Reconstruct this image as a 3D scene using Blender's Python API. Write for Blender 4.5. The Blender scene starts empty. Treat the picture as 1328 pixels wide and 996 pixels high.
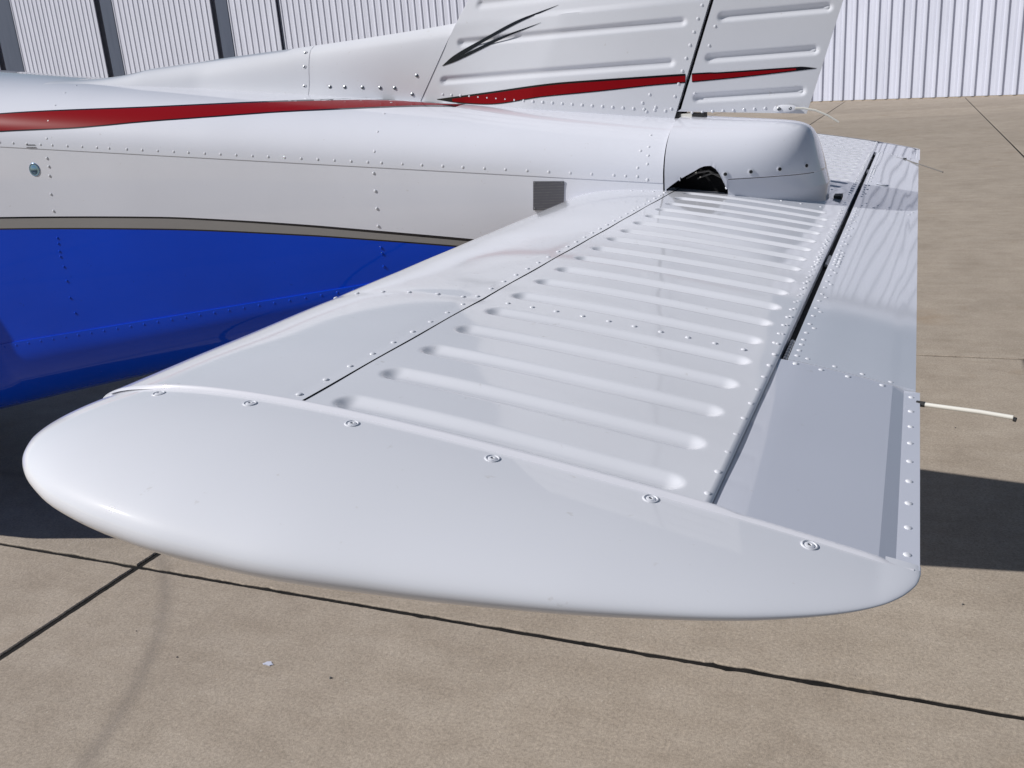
import bpy, bmesh, math, random
import numpy as np
from mathutils import Matrix, Vector

rnd = random.Random(7)
SC = bpy.context.scene
COL = SC.collection
H = 1.5                                     # camera height over the apron, metres

# ------------------------------------------------------------------ camera
cd = bpy.data.cameras.new("camera"); cam = bpy.data.objects.new("camera", cd); COL.objects.link(cam)
RX = Vector((0.921697, 0.381331, -0.071138)); RY = Vector((0.054984, -0.309967, -0.949156)); RZ = Vector((-0.383993, 0.870923, -0.306663))   # image right / down / forward, in world axes
cam.matrix_world = Matrix(((RX.x, -RY.x, -RZ.x, 0), (RX.y, -RY.y, -RZ.y, 0), (RX.z, -RY.z, -RZ.z, H), (0, 0, 0, 1)))
cd.sensor_width = 36; cd.lens = 32.752; cd.clip_start = 0.05; cd.clip_end = 2000
SC.camera = cam

# ------------------------------------------------------------------ light
SUN_A, SUN_B = 1.17, 0.50                   # the light travels this far aft / away per metre of drop
w = bpy.data.worlds.new("World"); SC.world = w; w.use_nodes = True
nt = w.node_tree; nt.nodes.clear()
sky = nt.nodes.new("ShaderNodeTexSky"); sky.sky_type = 'NISHITA'; sky.sun_disc = False
sd = Vector((-SUN_A, -SUN_B, 1)).normalized()
sky.sun_elevation = math.asin(sd.z); sky.sun_rotation = math.atan2(sd.x, sd.y)
sky.air_density = 1.0; sky.dust_density = 0.6; sky.ozone_density = 1.2
bg = nt.nodes.new("ShaderNodeBackground"); bg.inputs[1].default_value = 0.05
wo = nt.nodes.new("ShaderNodeOutputWorld")
nt.links.new(sky.outputs[0], bg.inputs[0]); nt.links.new(bg.outputs[0], wo.inputs[0])
sl = bpy.data.lights.new("sun", 'SUN'); sl.energy = 4.55; sl.angle = math.radians(0.53); sl.color = (1, .975, .94)
so = bpy.data.objects.new("sun", sl); COL.objects.link(so); so.location = (-6, -3, 8)
so.rotation_euler = (-sd).to_track_quat('-Z', 'Y').to_euler()
SC.view_settings.view_transform = 'Standard'; SC.view_settings.look = 'None'
SC.view_settings.exposure = 0.0; SC.view_settings.gamma = 1.0

# ------------------------------------------------------------------ materials
def mat(name, base, rough=.4, metal=0.0, coat=0.0, coat_rough=.03, spec=.5):
    m = bpy.data.materials.new(name); m.use_nodes = True
    b = m.node_tree.nodes["Principled BSDF"]
    b.inputs["Base Color"].default_value = (*base, 1); b.inputs["Roughness"].default_value = rough
    b.inputs["Metallic"].default_value = metal; b.inputs["Coat Weight"].default_value = coat
    b.inputs["Coat Roughness"].default_value = coat_rough; b.inputs["Specular IOR Level"].default_value = spec
    return m, m.node_tree, b
def node(t, k, **kw):
    n = t.nodes.new(k)
    for a, v in kw.items():
        if a in n.inputs.keys(): n.inputs[a].default_value = v
        else: setattr(n, a, v)
    return n
def noise(t, scale, detail=4, rough=.55, vec=None):
    n = node(t, "ShaderNodeTexNoise", Scale=scale, Detail=detail, Roughness=rough)
    if vec is not None: t.links.new(vec, n.inputs["Vector"])
    return n.outputs["Fac"]
def coords(t, scale=(1, 1, 1)):
    c = node(t, "ShaderNodeTexCoord"); mp = node(t, "ShaderNodeMapping"); mp.inputs["Scale"].default_value = scale
    t.links.new(c.outputs["Object"], mp.inputs["Vector"]); return mp.outputs[0]
def ramp(t, fac, stops):
    r = node(t, "ShaderNodeValToRGB"); e = r.color_ramp.elements
    while len(e) < len(stops): e.new(.5)
    for el, (p, c) in zip(e, stops): el.position = p; el.color = (*c, 1) if len(c) == 3 else c
    t.links.new(fac, r.inputs[0]); return r.outputs[0]
def mix(t, fac, a, b, mode='MIX'):
    n = node(t, "ShaderNodeMix", data_type='RGBA', blend_type=mode)
    for s, v in ((0, fac), (6, a), (7, b)):
        if hasattr(v, 'links') or isinstance(v, bpy.types.NodeSocket): t.links.new(v, n.inputs[s])
        else: n.inputs[s].default_value = v if s == 0 else (*v, 1)
    return n.outputs[2]
def bump(t, b, h, strength, dist):
    n = node(t, "ShaderNodeBump", Strength=strength, Distance=dist); t.links.new(h, n.inputs["Height"])
    t.links.new(n.outputs[0], b.inputs["Normal"]); 
    if "Coat Normal" in b.inputs.keys(): t.links.new(n.outputs[0], b.inputs["Coat Normal"])
def paint(name, c, rough=.32, coat=1.0, cr=.035, wav=.5, wscale=5.0, grime=.06, stretch=(1, 1, 1)):
    m, t, b = mat(name, c, rough, 0, coat, cr, .03)
    v = coords(t); big = noise(t, 2.3, 3, .5, v); fine = noise(t, 55, 3, .6, v)
    dirty = tuple(x * (1 - grime * 2.2) for x in (c[0], c[1] * .98, c[2] * .95))
    k = ramp(t, big, [(.38, (0, 0, 0)), (.72, (1, 1, 1))])
    col = mix(t, k, c, tuple(x * (1 - grime) for x in c))
    sp = ramp(t, fine, [(.695, (0, 0, 0)), (.76, (1, 1, 1))])
    t.links.new(mix(t, sp, col, dirty), b.inputs["Base Color"])
    bump(t, b, noise(t, wscale, 2, .45, coords(t, stretch)), wav, .004)
    return m

M = {}
WHITE = (.74, .75, .805)
M['white'] = paint('white_paint', WHITE, wav=.10, wscale=4)
M['skin'] = paint('white_skin_paint', WHITE, cr=.075, wav=.10, wscale=5, grime=.08)
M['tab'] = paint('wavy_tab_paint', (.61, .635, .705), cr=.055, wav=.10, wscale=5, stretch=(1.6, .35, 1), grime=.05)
M['cap'] = paint('fiberglass_white', (.73, .74, .795), rough=.38, wav=.03, wscale=3)
M['fus'] = paint('fuselage_white', (.76, .772, .85), wav=.22, wscale=2.6)
M['blue'] = paint('blue_paint', (.0008, .055, .60), rough=.25, coat=.45, wav=.10, wscale=3, grime=.10)
M['red'] = paint('red_paint', (.25, .005, .009), rough=.34, coat=.15, wav=.05)
M['black'] = paint('black_pinstripe', (.008, .008, .012), rough=.3, wav=.03)
M['grey'] = paint('grey_stripe', (.28, .268, .262), rough=.35, wav=.08)
M['dark'] = mat('interior_shade', (.006, .006, .007), .8, spec=.2)[0]  # near-black, shade inside gaps and openings put into the colour
M['rubber'] = mat('black_rubber', (.015, .015, .016), .6)[0]
M['steel'] = mat('screw_steel', (.24, .25, .27), .3, 1.0)[0]
M['plug'] = mat('polished_plug', (.30, .48, .72), .12, 1.0)[0]  # blue of the reflected sky put into the metal's colour
M['plastic'] = mat('ivory_tube', (.74, .72, .66), .45)[0]
M['wick'] = mat('grey_wick', (.16, .15, .14), .6)[0]
m_, t_, b_ = mat('grey_data_plate', (.16, .165, .18), .35, .6)
sp_ = node(t_, "ShaderNodeSeparateXYZ"); c_ = node(t_, "ShaderNodeTexCoord"); t_.links.new(c_.outputs["Object"], sp_.inputs[0])
sn_ = node(t_, "ShaderNodeMath", operation='SINE'); mu_ = node(t_, "ShaderNodeMath", operation='MULTIPLY'); mu_.inputs[1].default_value = 900
t_.links.new(sp_.outputs[2], mu_.inputs[0]); t_.links.new(mu_.outputs[0], sn_.inputs[0])
nz_ = noise(t_, 60, 3, .6, coords(t_, (1, 1, 6)))
ad_ = node(t_, "ShaderNodeMath", operation='MULTIPLY'); t_.links.new(sn_.outputs[0], ad_.inputs[0]); t_.links.new(nz_, ad_.inputs[1])
t_.links.new(ramp(t_, ad_.outputs[0], [(.32, (.17, .17, .20)), (.55, (.235, .235, .245))]), b_.inputs["Base Color"])
M['plate'] = m_

def concrete():
    m, t, b = mat('concrete', (.36, .30, .24), .88, spec=.25)
    g = node(t, "ShaderNodeNewGeometry"); pos = g.outputs["Position"]
    def mp(scale, rot=0):
        n = node(t, "ShaderNodeMapping"); n.inputs["Scale"].default_value = scale; n.inputs["Rotation"].default_value = (0, 0, rot)
        t.links.new(pos, n.inputs[0]); return n.outputs[0]
    big = noise(t, .7, 6, .6, mp((1, 1, 1)))
    mid = noise(t, 6, 6, .65, mp((1, 1.4, 1)))
    streak = noise(t, 3, 5, .6, mp((.35, 3.2, 1)))
    grain = noise(t, 120, 4, .75, mp((1, 1, 1)))
    peb = noise(t, 420, 2, .6, mp((1, 1, 1)))
    col = ramp(t, big, [(.30, (.310, .262, .215)), (.5, (.355, .303, .250)), (.72, (.405, .352, .295))])
    col = mix(t, .55, col, ramp(t, mid, [(.30, (.28, .235, .19)), (.52, (.36, .308, .255)), (.75, (.43, .376, .32))]))
    col = mix(t, .22, col, ramp(t, streak, [(.3, (.28, .225, .17)), (.7, (.41, .35, .285))]))
    col = mix(t, .50, col, ramp(t, grain, [(.30, (.45, .45, .45)), (.5, (1, 1, 1)), (.70, (1.5, 1.48, 1.45))]), 'MULTIPLY')
    g2 = noise(t, 46, 5, .8, mp((1, 1, 1)))
    col = mix(t, .30, col, ramp(t, g2, [(.30, (.62, .61, .60)), (.5, (1, 1, 1)), (.68, (1.28, 1.27, 1.25))]), 'MULTIPLY')
    col = mix(t, .45, col, ramp(t, peb, [(.34, (.55, .54, .52)), (.42, (1, 1, 1)), (.62, (1, 1, 1)), (.72, (1.5, 1.5, 1.5))]), 'MULTIPLY')
    # aggregate pits and pale flecks
    vo = node(t, "ShaderNodeTexVoronoi", Scale=38); t.links.new(mp((1, 1, 1)), vo.inputs["Vector"])
    pit = ramp(t, vo.outputs["Distance"], [(.035, (1, 1, 1)), (.06, (0, 0, 0))])
    rare = ramp(t, noise(t, 9, 2, .5, mp((1, 1, 1))), [(.60, (0, 0, 0)), (.64, (1, 1, 1))])
    pm = node(t, "ShaderNodeMath", operation='MULTIPLY'); t.links.new(pit, pm.inputs[0]); t.links.new(rare, pm.inputs[1])
    col = mix(t, pm.outputs[0], col, (.06, .05, .045))
    vo2 = node(t, "ShaderNodeTexVoronoi", Scale=21); t.links.new(mp((1, 1, 1), .4), vo2.inputs["Vector"])
    fl = ramp(t, vo2.outputs["Distance"], [(.04, (1, 1, 1)), (.075, (0, 0, 0))])
    fm = node(t, "ShaderNodeMath", operation='MULTIPLY'); t.links.new(fl, fm.inputs[0]); fm.inputs[1].default_value = .55
    col = mix(t, fm.outputs[0], col, (.52, .47, .40))
    # curved tyre scuff: an arc centred off to the left
    vm = node(t, "ShaderNodeVectorMath", operation='DISTANCE'); vm.inputs[1].default_value = (-3.60, .75, 0); t.links.new(pos, vm.inputs[0])
    ds = node(t, "ShaderNodeMath", operation='SUBTRACT'); t.links.new(vm.outputs["Value"], ds.inputs[0]); ds.inputs[1].default_value = 1.90
    ab = node(t, "ShaderNodeMath", operation='ABSOLUTE'); t.links.new(ds.outputs[0], ab.inputs[0])
    nn = noise(t, 14, 4, .7, mp((1, 1, 1)))
    a2 = node(t, "ShaderNodeMath", operation='MULTIPLY_ADD'); t.links.new(nn, a2.inputs[0]); a2.inputs[1].default_value = .035; t.links.new(ab.outputs[0], a2.inputs[2])
    sc = ramp(t, a2.outputs[0], [(.018, (.38, .38, .38)), (.055, (0, 0, 0))])
    col = mix(t, sc, col, (.16, .14, .125))
    # broad rusty / oily patches
    pa = ramp(t, noise(t, 1.6, 5, .6, mp((1, 1, 1), 1.1)), [(.60, (0, 0, 0)), (.75, (.45, .45, .45))])
    col = mix(t, pa, col, (.27, .19, .12))
    oi = node(t, "ShaderNodeObjectInfo")
    col = mix(t, 1.0, col, ramp(t, oi.outputs["Random"], [(0, (.93, .925, .92)), (.5, (1, 1, 1)), (1, (1.07, 1.065, 1.06))]), 'MULTIPLY')
    blot = ramp(t, noise(t, 2.6, 6, .7, mp((1, .6, 1), .5)), [(.34, (.80, .79, .78)), (.52, (1, 1, 1)), (.70, (1.12, 1.12, 1.12))])
    col = mix(t, .5, col, blot, 'MULTIPLY')
    cv = node(t, "ShaderNodeTexVoronoi", Scale=.55, feature='DISTANCE_TO_EDGE')
    wn = node(t, "ShaderNodeTexNoise", Scale=2.2, Detail=6); t.links.new(pos, wn.inputs["Vector"])
    va = node(t, "ShaderNodeVectorMath", operation='MULTIPLY_ADD'); t.links.new(wn.outputs["Color"], va.inputs[0]); va.inputs[1].default_value = (.55, .55, 0); t.links.new(pos, va.inputs[2])
    t.links.new(va.outputs[0], cv.inputs["Vector"])
    cr = ramp(t, cv.outputs["Distance"], [(.0008, (.5, .5, .5)), (.0028, (0, 0, 0))])
    sel = ramp(t, noise(t, .45, 2, .5, mp((1, 1, 1), 2.0)), [(.52, (0, 0, 0)), (.60, (1, 1, 1))])
    cm = node(t, "ShaderNodeMath", operation='MULTIPLY'); t.links.new(cr, cm.inputs[0]); t.links.new(sel, cm.inputs[1])
    col = mix(t, cm.outputs[0], col, (.12, .105, .09))
    t.links.new(col, b.inputs["Base Color"])
    ad = node(t, "ShaderNodeMath", operation='ADD'); t.links.new(grain, ad.inputs[0]); t.links.new(peb, ad.inputs[1])
    bump(t, b, ad.outputs[0], .55, .0025)
    return m
M['concrete'] = concrete()
m_, t_, b_ = mat('joint_sealant', (.035, .032, .030), .9, spec=.2)
v_ = coords(t_); t_.links.new(ramp(t_, noise(t_, 22, 5, .7, v_), [(.35, (.006, .006, .006)), (.62, (.018, .016, .015)), (.80, (.07, .06, .05))]), b_.inputs["Base Color"])
M['joint'] = m_
def sheet(name, c, lo):
    m, t, b = mat(name, c, .42, spec=.4)
    v = coords(t, (1, 1, .15)); k = noise(t, 1.6, 5, .65, v)
    t.links.new(ramp(t, k, [(.3, lo), (.65, c)]), b.inputs["Base Color"]); return m
M['sheet'] = sheet('ribbed_sheet_metal', (.58, .60, .71), (.50, .52, .62))
M['sheet2'] = sheet('sunlit_ribbed_metal', (.74, .76, .88), (.66, .68, .79))  # paler than sheet: stronger sunlight on the left hangar put into the colour
M['leaf_shade'] = sheet('shaded_leaf_grey', (.10, .12, .175), (.08, .10, .15))  # grey of the door leaves' shaded side put into the colour

# ------------------------------------------------------------------ helpers
def link(name, verts, faces, m, parent=None, smooth=True, fmats=None, angle=35, loc=None):
    me = bpy.data.meshes.new(name); me.from_pydata([tuple(map(float, v)) for v in verts], [], faces)
    for mm in (m if isinstance(m, list) else [m]): me.materials.append(mm)
    if fmats is not None: me.polygons.foreach_set("material_index", fmats)
    me.validate(); me.update()
    bm = bmesh.new(); bm.from_mesh(me); bmesh.ops.recalc_face_normals(bm, faces=bm.faces) if angle is not None and angle >= 0 else None
    bm.to_mesh(me); bm.free()
    me.polygons.foreach_set("use_smooth", [smooth] * len(me.polygons))
    if smooth: me.set_sharp_from_angle(angle=math.radians(abs(angle or 35)))
    o = bpy.data.objects.new(name, me); COL.objects.link(o)
    if parent: o.parent = parent
    if loc: o.location = loc
    return o
def empty(name, loc, label=None, cat=None, parent=None, group=None, kind=None):
    o = bpy.data.objects.new(name, None); COL.objects.link(o); o.location = loc; o.empty_display_size = .2
    if parent: o.parent = parent
    tag(o, label, cat, group, kind); return o
def tag(o, label=None, cat=None, group=None, kind=None):
    for k, v in (('label', label), ('category', cat), ('group', group), ('kind', kind)):
        if v: o[k] = v
    return o
def grid(rows, close=False):
    """rows: list of equal-length point lists -> verts, faces"""
    n = len(rows[0]); V = [p for r in rows for p in r]; F = []
    for i in range(len(rows) - 1):
        for j in range(n if close else n - 1):
            a = i * n + j; b = i * n + (j + 1) % n
            F.append((a, b, b + n, a + n))
    return V, F
class MB:
    def __init__(s): s.v = []; s.f = []
    def add(s, V, F):
        o = len(s.v); s.v += [tuple(p) for p in V]; s.f += [tuple(i + o for i in f) for f in F]
    def box(s, lo, hi):
        x0, y0, z0 = lo; x1, y1, z1 = hi
        s.add([(x0, y0, z0), (x1, y0, z0), (x1, y1, z0), (x0, y1, z0), (x0, y0, z1), (x1, y0, z1), (x1, y1, z1), (x0, y1, z1)],
              [(0, 3, 2, 1), (4, 5, 6, 7), (0, 1, 5, 4), (1, 2, 6, 5), (2, 3, 7, 6), (3, 0, 4, 7)])
    def tube(s, pts, r, n=10, r1=None):
        pts = [Vector(p) for p in pts]; rings = []
        for i, p in enumerate(pts):
            d = (pts[min(i + 1, len(pts) - 1)] - pts[max(i - 1, 0)]).normalized()
            u = d.cross(Vector((0, 0, 1)) if abs(d.z) < .9 else Vector((1, 0, 0))).normalized(); v = d.cross(u)
            rr = r if r1 is None else r + (r1 - r) * i / (len(pts) - 1)
            rings.append([p + (u * math.cos(a) + v * math.sin(a)) * rr for a in [2 * math.pi * k / n for k in range(n)]])
        V, F = grid(rings, True); o = len(V); V += [pts[0], pts[-1]]
        F += [(o, (k + 1) % n, k) for k in range(n)]; q = (len(pts) - 1) * n
        F += [(o + 1, q + k, q + (k + 1) % n) for k in range(n)]
        s.add(V, F)
    def obj(s, name, m, parent=None, **k): return link(name, s.v, s.f, m, parent, **k)
DOME = [(1.08, -.1), (1.0, .08), (.82, .22), (.5, .33), (.0, .37)]
def dome(mb, P, N, r=.0040, prof=DOME, n=10):
    P = Vector(P); N = Vector(N).normalized()
    u = N.cross(Vector((0, 0, 1)) if abs(N.z) < .9 else Vector((1, 0, 0))).normalized(); v = N.cross(u)
    V = []; F = []
    for (a, h) in prof[:-1]:
        V += [P + (u * math.cos(t) + v * math.sin(t)) * r * a + N * r * h for t in [2 * math.pi * k / n for k in range(n)]]
    for i in range(len(prof) - 2):
        for k in range(n): F.append((i * n + k, i * n + (k + 1) % n, (i + 1) * n + (k + 1) % n, (i + 1) * n + k))
    V.append(P + N * r * prof[-1][1]); q = (len(prof) - 2) * n
    F += [(q + k, q + (k + 1) % n, len(V) - 1) for k in range(n)]
    mb.add(V, F)
def rivets(name, pts, m, parent, r=.0040):
    mb = MB()
    for P, N in pts: dome(mb, P, N, r * rnd.uniform(.93, 1.06))
    return tag(mb.obj(name, m, parent, angle=60), kind='stuff')
def screw(parent, P, N, m_head, r=.0075, name='screw'):
    """countersunk screw with a dished washer and a cross slot"""
    mb = MB()
    dome(mb, P, N, r, [(1, -.05), (1, .05), (.93, .14), (.80, .16), (.70, .04), (.56, -.02), (.52, .10), (.40, .16), (.12, .17), (0, .10)], 16)
    o = mb.obj(name, m_head, parent, angle=40)
    N = Vector(N).normalized(); u = N.cross(Vector((0, 0, 1)) if abs(N.z) < .9 else Vector((1, .3, 0))).normalized(); v = N.cross(u)
    a = rnd.uniform(0, 1.5); u, v = u * math.cos(a) + v * math.sin(a), v * math.cos(a) - u * math.sin(a)
    s = MB(); P = Vector(P) + N * r * .155
    for p, q in ((u, v), (v, u)):
        s.add([P + p * r * .3 + q * r * .06, P + p * r * .3 - q * r * .06, P - p * r * .3 - q * r * .06, P - p * r * .3 + q * r * .06,
               P + p * r * .3 + q * r * .06 + N * r * .03, P + p * r * .3 - q * r * .06 + N * r * .03, P - p * r * .3 - q * r * .06 + N * r * .03, P - p * r * .3 + q * r * .06 + N * r * .03],
              [(0, 1, 2, 3), (4, 7, 6, 5), (0, 4, 5, 1), (1, 5, 6, 2), (2, 6, 7, 3), (3, 7, 4, 0)])
        P = P + N * r * .004
    return o, s

# ------------------------------------------------------------------ apron (concrete slabs, joints recessed)
X0, SX = -2.402, 3.84
Y0, SY = 2.122, 2.975
apron = link('apron', [(-400, -60, -.0055), (200, -60, -.0055), (200, 400, -.0055), (-400, 400, -.0055)], [(0, 1, 2, 3)], M['joint'])
tag(apron, kind='structure')
CRACKJ = {}
def edge_pts(p, q, inset, step, key, sgn):
    """one ragged arris between slab corners p and q"""
    L = math.dist(p, q); n = max(2, int(L / step)); out = []
    ux, uy = (q[0] - p[0]) / L, (q[1] - p[1]) / L
    ph = [(rnd.uniform(4, 70), rnd.uniform(0, 6.3)) for _ in range(7)]; chips = [(rnd.uniform(0, L), rnd.uniform(.008, .03), rnd.uniform(.001, .006)) for _ in range(7)]
    for i in range(n):
        k = i / n; d = k * L; j = 0
        if step < .2:
            j = sum(math.sin(f * d + a) for f, a in ph) * .00035 + rnd.gauss(0, .00045)
            for c, wd, dp in chips: j += dp * math.exp(-((d - c) / wd) ** 2)
        out.append((p[0] + ux * L * k - uy * j, p[1] + uy * L * k + ux * j))
    return out
def slab(ix, iy):
    x0 = X0 + ix * SX; y0 = Y0 + iy * SY; x1 = x0 + SX; y1 = y0 + SY
    near = -2 <= ix <= 1 and iy <= 2
    st = .012 if near and iy <= 0 else (.06 if near else 1.5)
    gx, gy = .0125, (.0092 if iy <= 0 else .0060)
    c = [(x0 + gx, y0 + gy), (x1 - gx, y0 + gy), (x1 - gx, y1 - gy), (x0 + gx, y1 - gy)]
    ring = []
    for a in range(4): ring += edge_pts(c[a], c[(a + 1) % 4], 0, st, None, 1)
    n = len(ring); tilt = rnd.uniform(-.0012, .0012)
    cx, cy = (x0 + x1) / 2, (y0 + y1) / 2
    def inner(p, d):
        l = math.dist(p, (cx, cy)); return (p[0] + (cx - p[0]) * d / l, p[1] + (cy - p[1]) * d / l)
    V = [(*p, -.03) for p in ring] + [(*p, -.003 + tilt) for p in ring] + [(*inner(p, .0045), tilt) for p in ring]
    F = [(k, (k + 1) % n, n + (k + 1) % n, n + k) for k in range(n)] + [(n + k, n + (k + 1) % n, 2 * n + (k + 1) % n, 2 * n + k) for k in range(n)]
    F.append(tuple(range(2 * n, 3 * n)))
    link('concrete_slab', V, F, M['concrete'], apron, smooth=False)
for iy in range(-3, 13):
    for ix in range(-6, 4): slab(ix, iy)
far = MB()
for iy in range(-3, 32):
    for ix in range(-30, 12):
        if -6 <= ix < 4 and iy < 13: continue
        x0 = X0 + ix * SX; y0 = Y0 + iy * SY
        far.box((x0 + .01, y0 + .008, -.03), (x0 + SX - .01, y0 + SY - .008, 0))
tag(far.obj('distant_concrete_slabs', M['concrete'], apron, smooth=False), kind='stuff')

# loose grit and a flake of white paint on the slabs
mb = MB()
for k in range(22):
    x, y = rnd.uniform(-2.6, 1.0), rnd.uniform(1.5, 4.6); r_ = rnd.uniform(.0015, .0045)
    ring = [(x + r_ * rnd.uniform(.7, 1.3) * math.cos(a), y + r_ * rnd.uniform(.7, 1.3) * math.sin(a)) for a in [i * math.pi / 3 for i in range(6)]]
    mb.add([(*p, -.0005) for p in ring] + [((p[0] + x) / 2, (p[1] + y) / 2, r_ * .8 + .001) for p in ring], [(i, (i + 1) % 6, 6 + (i + 1) % 6, 6 + i) for i in range(6)] + [(6, 7, 8, 9, 10, 11)])
tag(mb.obj('grit', M['wick'], apron, smooth=False), kind='stuff')
mb = MB(); cx, cy = (-1.592, 1.774)
ring = [(cx + .015 * rnd.uniform(.5, 1.2) * math.cos(a), cy + .009 * rnd.uniform(.5, 1.2) * math.sin(a)) for a in [i * math.pi / 7 for i in range(14)]]
mb.add([(*p, .0) for p in ring] + [(*p, .0024) for p in ring], [(i, (i + 1) % 14, 14 + (i + 1) % 14, 14 + i) for i in range(14)] + [tuple(range(14, 28))])
mb.obj('paint_fleck', M['sheet'], apron, smooth=False)

# ------------------------------------------------------------------ hangars
def hangar(name, origin, ang, k0, k1, height, label, posts=(), pitch=.44, depth=14, peak=None, slope=0, skin='sheet'):
    def top(x): return height - slope * abs(x - peak) if peak is not None else height
    root = empty(name, (origin[0], origin[1], 0), label, 'hangar'); root.rotation_euler = (0, 0, ang)
    prof = [(0, 0), (.03, .012), (.05, .050), (.075, .062), (.13, .064), (.165, .058), (.195, .010), (.21, 0), (.30, .002), (.36, .010), (.42, .004)]
    def panel(a, b):
        xs = []; k = 0
        nr = max(1, round((b - a) / pitch)); p_ = (b - a) / nr
        for i in range(nr):
            xs += [(a + (i + u / pitch) * p_, -v) for u, v in prof]
        xs.append((b, 0))
        V = [(x, y, .04) for x, y in xs] + [(x, y, top(x)) for x, y in xs] + [(xs[0][0], .1, .04), (xs[-1][0], .1, .04), (xs[0][0], .1, top(xs[0][0])), (xs[-1][0], .1, top(xs[-1][0]))]
        n = len(xs); F = [(i, i + 1, n + i + 1, n + i) for i in range(n - 1)]
        F += [(2 * n, 0, n, 2 * n + 2), (n - 1, 2 * n + 1, 2 * n + 3, 2 * n - 1), (2 * n + 1, 2 * n, 2 * n + 2, 2 * n + 3)]
        link('corrugated_panel', V, F, M[skin], root, smooth=False, angle=-1)
    cuts = [k0] + [v for p in posts for v in p[:2]] + [k1]
    for a, b in zip(cuts[::2], cuts[1::2]):
        n = max(1, round((b - a) / (pitch * 14)))
        for i in range(n): panel(a + (b - a) * i / n + (.006 if i else 0), a + (b - a) * (i + 1) / n)
    for (a, b, g) in posts:                  # near-black slot backing, then a leaf edge with its shade in the colour
        m = MB(); m.box((g, -.10, .04), (b, .25, height)); m.obj('door_post', M['leaf_shade'], root, smooth=False)
        m = MB(); m.box((a, .9, .04), (g - .002, 1.0, height)); m.obj('door_recess', M['dark'], root, smooth=False)
    m = MB(); pk = peak if peak is not None else (k0 + k1) / 2
    ring = [(k0, 0), (k1, 0), (k1, top(k1) - .05), (pk, top(pk) - .05), (k0, top(k0) - .05)]
    m.add([(x, 1.2, z) for x, z in ring] + [(x, depth, z) for x, z in ring], [(4, 3, 2, 1, 0), (5, 6, 7, 8, 9)] + [(i, (i + 1) % 5, 5 + (i + 1) % 5, 5 + i) for i in range(5)])
    m.obj('wall', M['sheet'], root, smooth=False)
    for a, b in ((k0 - .4, pk), (pk, k1 + .4)):
        m = MB(); za, zb_ = top(a) + .01, top(b) + .01
        m.add([(a, -.4, za), (b, -.4, zb_), (b, depth + .4, zb_), (a, depth + .4, za), (a, -.4, za + .3), (b, -.4, zb_ + .3), (b, depth + .4, zb_ + .3), (a, depth + .4, za + .3)],
              [(0, 3, 2, 1), (4, 5, 6, 7), (0, 1, 5, 4), (1, 2, 6, 5), (2, 3, 7, 6), (3, 0, 4, 7)])
        m.obj('roof', M['sheet'], root, smooth=False)
    m = MB(); m.box((k0, -.035, -.01), (k1, .12, .035)); m.obj('sill', M['concrete'], root, smooth=False)
    return root
HA = math.atan2(-.53018112, .84788441)
# origin on the wall foot at the right edge of the picture; local x runs to the right (+x)
hangar('hangar', (3.048, 33.973), HA, -17.5, 14, 11.6, 'white corrugated metal hangar standing beyond the rudder at the right', pitch=.437, peak=-9, slope=.34)
LY = 74.0
def lx(px): return float(np.interp(px, [-300, -200, -100, 0, 50, 100, 200, 300, 400, 500, 620, 800, 1000], [-79.09, -61.53, -46.15, -32.58, -26.38, -20.52, -9.72, 0.0, 8.8, 16.79, 25.48, 36.95, 47.9]))
hangar('hangar', (-56.71, 72.00), math.radians(-6), lx(-300), lx(900), 17, 'long corrugated hangar with dark door slots behind the forward dorsal fin',
       posts=[(lx(-3), lx(29), lx(6)), (lx(136.5), lx(160), lx(145.5)), (lx(284), lx(306), lx(291.5)), (lx(368), lx(373), lx(372.6))], pitch=.66, skin='sheet2')

# ================================================================== AEROPLANE
plane = empty('aeroplane', (-1.2, 2.57, 0), 'white light aeroplane tail with blue belly and red pinstripe over the concrete apron', 'aeroplane')
plane_off = Vector((-1.2, 2.57, 0))
def Z(p): return (p[0] - plane_off.x, p[1] - plane_off.y, p[2] + H)     # camera-relative height -> local
YC = 2.57
def part(name, V, F, m, parent=plane, **k): return link(name, [Z(p) for p in V], F, m, parent, **k)
class PB(MB):
    def obj(s, name, m, parent=plane, **k): return link(name, [Z(p) for p in s.v], s.f, m, parent, **k)
def rivet_part(name, pts, m, parent, r=.0040):
    mb = PB()
    for P, N in pts: dome(mb, P, N, r * rnd.uniform(.93, 1.06))
    return tag(mb.obj(name, m, parent, angle=60), kind='stuff')

# ------------------------------------------------------------------ fuselage
def smooth_tab(tab):
    xs_, ys_ = map(np.array, zip(*tab)); d = np.diff(ys_) / np.diff(xs_); m = np.zeros(len(xs_))
    m[1:-1] = np.where(d[1:] * d[:-1] > 0, 2 * d[1:] * d[:-1] / (d[1:] + d[:-1] + 1e-12), 0); m[0] = d[0]; m[-1] = d[-1]
    def f(x):
        if x <= xs_[0] or x >= xs_[-1]: return float(np.interp(x, xs_, ys_))
        i = int(np.searchsorted(xs_, x)) - 1; h = xs_[i + 1] - xs_[i]; t = (x - xs_[i]) / h
        return float((1 + 2 * t) * (1 - t) ** 2 * ys_[i] + t * (1 - t) ** 2 * h * m[i] + t * t * (3 - 2 * t) * ys_[i + 1] + t * t * (t - 1) * h * m[i + 1])
    return f
def sec(x):
    d = -.57 - x; dd = d if d < 3.2 else 3.2 + (d - 3.2) * .25
    return .24 + .083 * dd + .36 * min(.62, max(0, d - 2.33)), -.118 - .117 * (x + .6), -.265 + .092 * d, -.395 - .145 * dd, -.475 - .226 * dd  # unseen forward flare, width added to shape the ground shadow
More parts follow.
